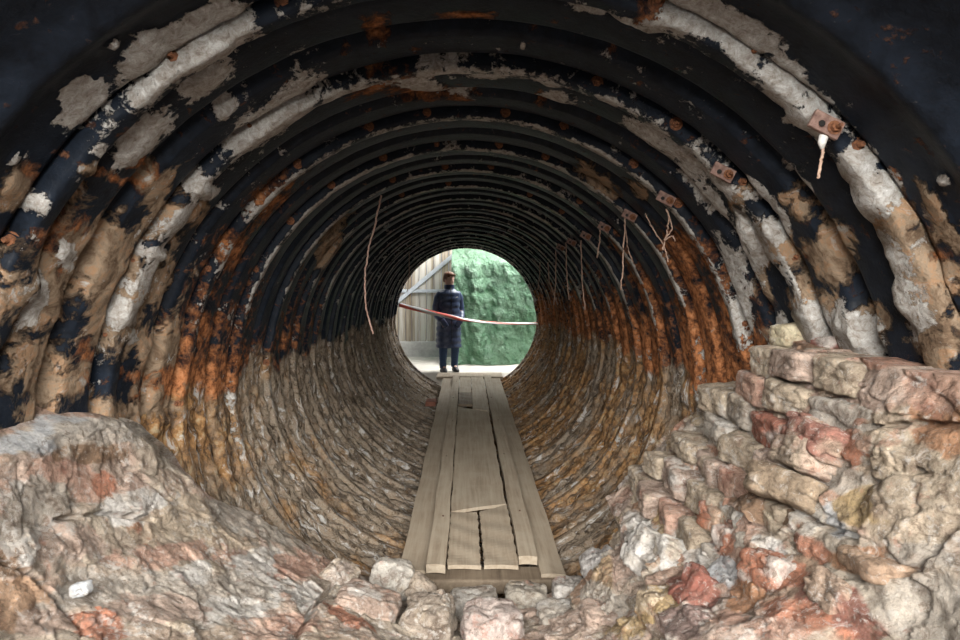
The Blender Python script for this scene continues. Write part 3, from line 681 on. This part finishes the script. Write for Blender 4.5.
o_ = Vector((-1.2, FD, -.62))
A = Vector(ray(396, 303, FD-.08)); B = Vector(ray(462, 248, FD-.08))
e = (B-A); bm_obj('brace', bar(A-o_-e*.6, B-o_+e*.5, .04, .085), RAIL, fw)
A = Vector(ray(380, 291, FD-.05)); B = Vector(ray(452, 291, FD-.05)); bm_obj('rail', bar(A-o_-Vector((2, 0, 0)), B-o_+Vector((.6,0,0)), .05, .07), RAIL, fw)
bm = bmesh.new(); add_box(bm, (-1.6, FD+.02, -.81), (6.4, .30, .34), None, .02)
tag(bm_obj('wall_back', bm, simple('kerb_concrete', (.32,.31,.29), (.48,.46,.43), 8, .9, .4, .006)), 'low grey concrete wall under the fence', kind='structure')

# green tarpaulin: wrinkled, hung from a rail, its top sloping away
def tarp_mat():
    m, nt, b = mat('green_tarpaulin'); P = pos(nt)
    n = noise(nt, P, 3.5, 6, .6, 1.0)
    L(nt, ramp(nt, n, [(.3, (.17, .36, .20)), (.7, (.36, .56, .38))]), b.inputs['Base Color'])
    b.inputs['Roughness'].default_value = .22; b.inputs['Specular IOR Level'].default_value = 1.
    v = N(nt, 'ShaderNodeTexVoronoi', feature='DISTANCE_TO_EDGE'); v.inputs['Scale'].default_value = 5.5
    nn = N(nt, 'ShaderNodeTexNoise'); nn.inputs['Scale'].default_value = 4; nn.inputs['Detail'].default_value = 4; L(nt, P, nn.inputs['Vector'])
    wv = N(nt, 'ShaderNodeVectorMath', operation='ADD'); L(nt, P, wv.inputs[0]); L(nt, nn.outputs['Color'], wv.inputs[1]); L(nt, wv.outputs[0], v.inputs['Vector'])
    e = bump(nt, v.outputs['Distance'], 1., .15); e = bump(nt, noise(nt, P, 14, 5, .65, 1.5), 1., .06, e); L(nt, e, b.inputs['Normal'])
    t = N(nt, 'ShaderNodeBsdfTranslucent'); t.inputs[0].default_value = (.30, .58, .38, 1)
    mx = N(nt, 'ShaderNodeMixShader'); mx.inputs[0].default_value = .35
    L(nt, b.outputs[0], mx.inputs[1]); L(nt, t.outputs[0], mx.inputs[2]); L(nt, mx.outputs[0], nt.nodes['Material Output'].inputs[0])
    return m
nx, nz = 150, 170
uu = np.linspace(0, 1, nx); tt = np.linspace(0, 1, nz)
T, U = np.meshgrid(tt, uu, indexing='ij'); T = T.ravel(); U = U.ravel()
TD = 10.75
x = -.28+U*3.2; s = T*3.1
bend = 1.9 + .25*(fbm(np.stack([x*1.3, 0*x, 0*x], 1), 3, 44)-.5) + .03*x
k_ = np.clip((s-bend+.15)/.3, 0, 1); over = np.where(s > bend+.15, s-bend, .15*k_*k_*2*.5)
z = -.95+s-over*.55; y = TD+over*.9
q = np.stack([x*2.2, s*.5, 0*x], 1); q2 = np.stack([x*8+s*1.5, s*4, 0*x], 1)
y = y + (fbm(q, 3, 5)-.5)*.6*ss(2.3, 1.2, s) - np.abs(fbm(q2, 4, 15)-.5)*.22 + .02*np.sin(x*14+3*fbm(q2*.4, 2, 8))
tarp = mesh_obj('tarpaulin', np.stack([x, y, z], 1), grid_faces(nz, nx), tarp_mat())
sm = tarp.modifiers.new('thick', 'SOLIDIFY'); sm.thickness = .003
tag(tarp, 'crinkled shiny green tarpaulin hanging beyond the far tunnel mouth', 'tarpaulin')

# barrier tape
def tape_mat():
    m, nt, b = mat('barrier_tape'); uv = N(nt, 'ShaderNodeAttribute', attribute_name='along')
    f = mth(nt, 'FRACT', uv.outputs['Fac'])
    L(nt, mix(nt, mth(nt, 'GREATER_THAN', f, .5), (.85, .83, .81), (.80, .16, .12)), b.inputs['Base Color']); b.inputs['Roughness'].default_value = .4
    return m
ctrl = [(398, 304.5), (412, 308), (436, 313.5), (463, 319.5), (482, 322), (505, 323.5), (538, 323.5)]
n = 90; tp = []; al = []
wdt = np.interp(np.linspace(398, 538, n), [398, 455, 470, 500, 538], [.075, .07, .045, .03, .035])
for i, px in enumerate(np.linspace(399, 538, n)):
    py = np.interp(px, [c[0] for c in ctrl], [c[1] for c in ctrl]); c = ray(px, py, 9.5)
    for k, sgn in enumerate((-1, 1)):
        tilt = math.sqrt(max(0, .075**2-wdt[i]**2))
        tp.append((c[0], c[1]+sgn*tilt/2, c[2]+sgn*wdt[i]/2)); al.append(c[0]*1.1+sgn*.34)
ft = [(2*i, 2*i+2, 2*i+3, 2*i+1) for i in range(n-1)]
tape = mesh_obj('barrier_tape', tp, ft, tape_mat())
a = tape.data.attributes.new('along', 'FLOAT', 'POINT'); a.data.foreach_set('value', np.array(al, dtype=np.float32))
tape.modifiers.new('t', 'SOLIDIFY').thickness = .0008
tag(tape, 'red and white barrier tape strung across the far tunnel mouth', 'barrier tape')

# ------------------------------------------------------------------ person
def skin(name, joints, edges, root, m, parent, sub=2, rootv=0):
    me = bpy.data.meshes.new(name); me.from_pydata([j[0] for j in joints], edges, []); me.update()
    o = bpy.data.objects.new(name, me); COL.objects.link(o); o.parent = parent
    me.materials.append(m)
    md = o.modifiers.new('skin', 'SKIN'); md.use_smooth_shade = True
    for i, j in enumerate(joints):
        r = j[1]; me.skin_vertices[0].data[i].radius = (r, r) if not isinstance(r, tuple) else r
        me.skin_vertices[0].data[i].use_root = (i == rootv)
    s = o.modifiers.new('sub', 'SUBSURF'); s.levels = sub; s.render_levels = sub
    return o
def loft(bm, secs, seg=40, fn=None, cap=True):
    """secs: (z, cx, cy, rx, ry)"""
    rings = []
    for (z, cx, cy, rx, ry) in secs:
        rg = []
        for k in range(seg):
            a = 2*PI*k/seg; ca, sa = math.cos(a), math.sin(a)
            f = fn(a, z) if fn else 1
            rg.append(bm.verts.new((cx+rx*f*math.copysign(abs(ca)**.85, ca), cy+ry*f*math.copysign(abs(sa)**.85, sa), z)))
        rings.append(rg)
    for A, B in zip(rings, rings[1:]):
        for k in range(seg): bm.faces.new((A[k], A[(k+1) % seg], B[(k+1) % seg], B[k]))
    if cap: bm.faces.new(rings[0][::-1]); bm.faces.new(rings[-1])
def resamp(secs, n):
    s = np.array(secs); t = np.linspace(s[0, 0], s[-1, 0], n)
    return [(z, *[float(np.interp(z, s[:, 0], s[:, k])) for k in range(1, 5)]) for z in t]
SKIN = simple('skin_tone', (.66,.42,.33), (.74,.50,.40), 20, .55, .1, .001)
COAT = simple('navy_padded_fabric', (.022,.034,.075), (.045,.065,.125), 25, .42, .3, .003)
JEAN = simple('dark_blue_denim', (.012,.030,.075), (.03,.065,.14), 60, .8, .3, .001)
HAIR = simple('reddish_brown_hair', (.09,.032,.012), (.22,.085,.03), 40, .6, .7, .004, (4, 4, 1))
SHOE = simple('dark_shoe', (.012,.012,.015), (.03,.03,.035), 30, .5, .2, .002)
PD = 9.78; PX = -.30
person = empty('person', (PX, PD, -.948)); person.scale = (.98,)*3; person.rotation_euler = (0, 0, math.radians(20))
tag(person, 'person in long navy puffer coat and jeans standing at the far tunnel mouth', 'person')
# body faces -Y (towards the viewer); left of picture is -X
J = [((0,0,.95),(.13,.10)), ((0,0,1.15),(.12,.09)), ((0,.0,1.34),(.11,.075)), ((0,.0,1.47),.055), ((0,-.01,1.54),.052), ((0,-.02,1.62),(.072,.085)), ((0,-.022,1.70),(.07,.085)),
     ((-.15,.0,1.37),.045), ((-.235,.03,1.13),.04), ((-.17,-.10,.93),.032), ((.15,0,1.37),.045), ((.23,.03,1.13),.04), ((.20,-.11,.93),.032),
     ((-.09,0,.88),.082), ((-.10,-.01,.50),.058), ((-.105,0,.10),.04), ((-.11,-.10,.05),.036), ((.09,0,.88),.082), ((.11,-.03,.50),.058), ((.12,.06,.10),.04), ((.125,-.04,.05),.036)]
E = [(0,1),(1,2),(2,3),(3,4),(4,5),(5,6),(2,7),(7,8),(8,9),(2,10),(10,11),(11,12),(0,13),(13,14),(14,15),(15,16),(0,17),(17,18),(18,19),(19,20)]
skin('body', J, E, 0, SKIN, person)
# face features: nose, ears, eyes, mouth; head looks slightly down and to the picture's right
head = empty('head', (0, -.02, 1.64)); head.parent = person; head.rotation_euler = (math.radians(9), 0, math.radians(24))
bm = bmesh.new()
loft(bm, [(-.135,0,-.03,.022,.025), (-.125,0,-.035,.042,.045), (-.10,0,-.02,.058,.07), (-.06,0,-.008,.068,.088), (-.01,0,0,.074,.097), (.04,0,.004,.075,.10), (.08,0,.006,.066,.088), (.105,0,.006,.04,.055), (.112,0,.006,.015,.02)], 28)
tube(bm, [(0,-.094,.0), (0,-.108,-.025), (0,-.118,-.045), (0,-.098,-.054)], [.008,.012,.016,.010], 8)
for sg in (-1, 1):
    tube(bm, [(sg*.074,.0,.01), (sg*.088,.008,.0), (sg*.084,.004,-.035), (sg*.072,-.004,-.05)], [.008,.012,.010,.006], 8)
    tube(bm, [(sg*.045,-.083,.022), (sg*.028,-.096,.026), (sg*.012,-.094,.022)], [.006,.008,.006], 8)
hd = bm_obj('face', bm, SKIN, head, True)
hd.modifiers.new('s', 'SUBSURF').render_levels = 1
for sg in (-1, 1):
    bm = bmesh.new(); bmesh.ops.create_uvsphere(bm, u_segments=12, v_segments=8, radius=.012, matrix=Matrix.Translation((sg*.030, -.087, .006)))
    bm_obj('eye', bm, simple('eye%d' % sg, (.03,.02,.015), (.5,.48,.45), 30, .3), head, True)
bm = bmesh.new(); tube(bm, [(-.024,-.083,-.082), (0,-.094,-.080), (.024,-.083,-.082)], [.003,.007,.003], 8)
bm_obj('mouth', bm, simple('lips', (.40,.15,.12), (.46,.19,.15), 20), head, True)
bm = bmesh.new()
def hf(a, z): return 1+.05*math.sin(a*9+z*50)+.03*math.sin(a*17+z*80)
loft(bm, [(-.06,0,.06,.058,.055), (-.02,0,.045,.078,.072), (.015,0,.03,.085,.085), (.045,0,.024,.086,.092), (.075,0,.012,.084,.100), (.105,0,.006,.074,.094), (.13,0,.005,.045,.066), (.138,0,.006,.015,.02)], 44, hf)
tube(bm, [(-.065,-.065,.08), (-.03,-.088,.096), (.01,-.093,.10), (.05,-.08,.09), (.075,-.04,.06)], [.012,.016,.018,.016,.012], 10)
for sg in (-1, 1): tube(bm, [(sg*.07,-.03,.06), (sg*.08,-.01,.02), (sg*.076,.02,-.02)], [.016,.015,.01], 8)
bm_obj('hair', bm, HAIR, head, True)
# re-tag: the head group is geometry of the person
# coat torso: quilted tubes, hem at the knee
def quilt(z): return 1+.07*abs(math.sin(PI*(z-.50)/.105))
def coatfn(a, z): return quilt(z)*(1+.010*math.sin(a*7+z*23))*(1-.03*math.exp(-((a-1.5*PI)/.05)**2))
csec = resamp([(.43,0,.01,.215,.175), (.62,0,.01,.215,.17), (.80,0,.01,.205,.165), (.95,0,.0,.195,.155), (1.08,0,0,.185,.145), (1.22,0,0,.190,.145), (1.34,0,0,.20,.14), (1.40,0,0,.185,.13), (1.435,0,0,.15,.115), (1.47,0,0,.10,.09)], 70)
bm = bmesh.new(); loft(bm, csec, 64, coatfn)
coat = bm_obj('coat', bm, COAT, person, True)
bm = bmesh.new(); loft(bm, resamp([(1.42,0,-.005,.105,.095), (1.46,0,-.01,.092,.09), (1.50,0,-.012,.088,.088), (1.545,0,-.015,.090,.092)], 12), 32, lambda a, z: 1+.03*abs(math.sin((z-1.42)*60)))
bm_obj('collar', bm, COAT, coat, True)
for sg in (-1, 1):
    bm = bmesh.new(); pts = []
    ctrl3 = [Vector((sg*.135,0,1.385)), Vector((sg*.19,.01,1.32)), Vector((sg*.225,.03,1.16)), Vector((sg*.235,.02,1.06)), Vector((sg*.215,-.06,.98)), Vector((sg*.185,-.135,.925))]
    rad = []
    for i in range(len(ctrl3)-1):
        for k in range(9):
            t = k/9; pts.append(ctrl3[i].lerp(ctrl3[i+1], t)); u_ = (i+t)/5
            rad.append((.078-.024*u_)*(1+.07*abs(math.sin(u_*PI*6))))
    pts.append(ctrl3[-1]); rad.append(.045); tube(bm, pts, rad, 20)
    bm_obj('sleeve', bm, COAT, coat, True)
    # hand reaching into the pocket: palm, four fingers and thumb
    w = Vector((sg*.178, -.145, .915))
    HJ = [(tuple(w), .022), (tuple(w+Vector((-sg*.035, -.006, -.045))), .026)]; HE = [(0, 1)]
    for f_ in range(4):
        b0 = w+Vector((-sg*(.035-.014*(f_-1.5)), -.004, -.055+.006*f_*-1)); i0 = len(HJ); ln = [.030, .035, .033, .026][f_]
        HJ += [(tuple(b0), .010), (tuple(b0+Vector((-sg*.012, .006, -ln))), .009), (tuple(b0+Vector((-sg*.016, .022, -ln*1.7))), .008)]; HE += [(1, i0), (i0, i0+1), (i0+1, i0+2)]
    i0 = len(HJ); HJ += [(tuple(w+Vector((-sg*.055, -.012, -.02))), .011), (tuple(w+Vector((-sg*.07, -.004, -.045))), .009)]; HE += [(0, i0), (i0, i0+1)]
    skin('hand', HJ, HE, 0, SKIN, person, 1)
    bm = bmesh.new(); rot = Matrix.Rotation(sg*math.radians(35), 4, 'Y')
    add_box(bm, (sg*.135, -.150, .87), (.10, .07, .17), rot, .03, 3); bm_obj('pocket', bm, COAT, coat, True)
bm = bmesh.new(); tube(bm, [(0,-.18,.52), (0,-.172,.8), (0,-.162,.95), (0,-.15,1.1), (0,-.15,1.25), (0,-.135,1.38), (0,-.11,1.5)], .006, 6)
bm_obj('zip', bm, SHOE, coat, True)
bm = bmesh.new(); add_box(bm, (.105, -.140, 1.325), (.045, .006, .014), Matrix.Rotation(-.15, 4, 'Y'), .003)
lg = bm_obj('chest_logo', bm, simple('white_print', (.7,.7,.7), (.85,.85,.85), 10), coat); lg['label'] = 'small white chest mark'
for sg, kx, ky, ax, ay in ((-1, -.105, -.01, -.11, 0), (1, .11, -.03, .125, .06)):
    bm = bmesh.new(); loft(bm, resamp([(.07, ax, ay, .058, .062), (.2, ax, ay*.8, .062, .066), (.48, kx, ky, .078, .082), (.7, sg*.095, 0, .092, .1), (.86, sg*.09, 0, .1, .11)], 30), 24, lambda a, z: 1+.02*math.sin(z*60+a*2))
    bm_obj('trouser_leg', bm, JEAN, person, True)
    bm = bmesh.new()
    loft(bm, [(0, ax+sg*.005, ay-.055, .048, .135), (.02, ax+sg*.005, ay-.055, .052, .14), (.045, ax, ay-.05, .048, .13), (.075, ax, ay-.02, .045, .085), (.11, ax, ay, .046, .055)], 24)
    bm_obj('shoe', bm, SHOE, person, True)
# fold the head empty away: reparent its meshes straight to the person
bpy.context.view_layer.update()
for ch in list(head.children):
    mw = person.matrix_world.inverted() @ ch.matrix_world
    ch.parent = person; ch.matrix_parent_inverse = Matrix.Identity(4); ch.matrix_basis = mw
bpy.data.objects.remove(head)

# ------------------------------------------------------------------ light
w = bpy.data.worlds.new('sky'); bpy.context.scene.world = w; w.use_nodes = True; nt = w.node_tree
bg = nt.nodes['Background']
tc = N(nt, 'ShaderNodeTexCoord'); sx = N(nt, 'ShaderNodeSeparateXYZ'); L(nt, tc.outputs['Generated'], sx.inputs[0])
L(nt, ramp(nt, rng_(nt, sx.outputs[2], -1, 1), [(0, (.20,.19,.18)), (.49, (.32,.32,.33)), (.53, (.72,.86,1.0)), (1., (.80,.90,1.0))]), bg.inputs[0]); bg.inputs[1].default_value = .42
def area(name, loc, target, size, power, col):
    l = bpy.data.lights.new(name, 'AREA'); l.shape = 'RECTANGLE'; l.size, l.size_y = size; l.energy = power; l.color = col
    o = bpy.data.objects.new(name, l); COL.objects.link(o); o.location = loc
    o.rotation_euler = (Vector(target)-Vector(loc)).to_track_quat('-Z', 'Y').to_euler(); return o
area('daylight', (.0, -2.6, 2.0), (0, 3.0, -.3), (4.6, 1.5), 1050, (1, .96, .90))
area('yard_daylight', (1.9, 9.9, 3.8), (0, 10.8, -.1), (4, 1.8), 850, (1, 1, 1))

area('yard_sky', (.4, 13.4, 4.4), (.1, 7.5, -.8), (5, 2), 420, (1, 1, .97))
cam = bpy.data.cameras.new('camera'); co = bpy.data.objects.new('camera', cam); COL.objects.link(co)
co.location = (0, 0, CZ); co.rotation_euler = (PI/2, 0, 0)
cam.sensor_width = 36; cam.lens = F*36/960; cam.shift_x = (480-VX)/960; cam.shift_y = -(320-VY)/960; cam.clip_start = .05
sc = bpy.context.scene; sc.camera = co
sc.view_settings.view_transform = 'Standard'; sc.view_settings.look = 'None'; sc.view_settings.gamma = 1; sc.view_settings.exposure = 0.08
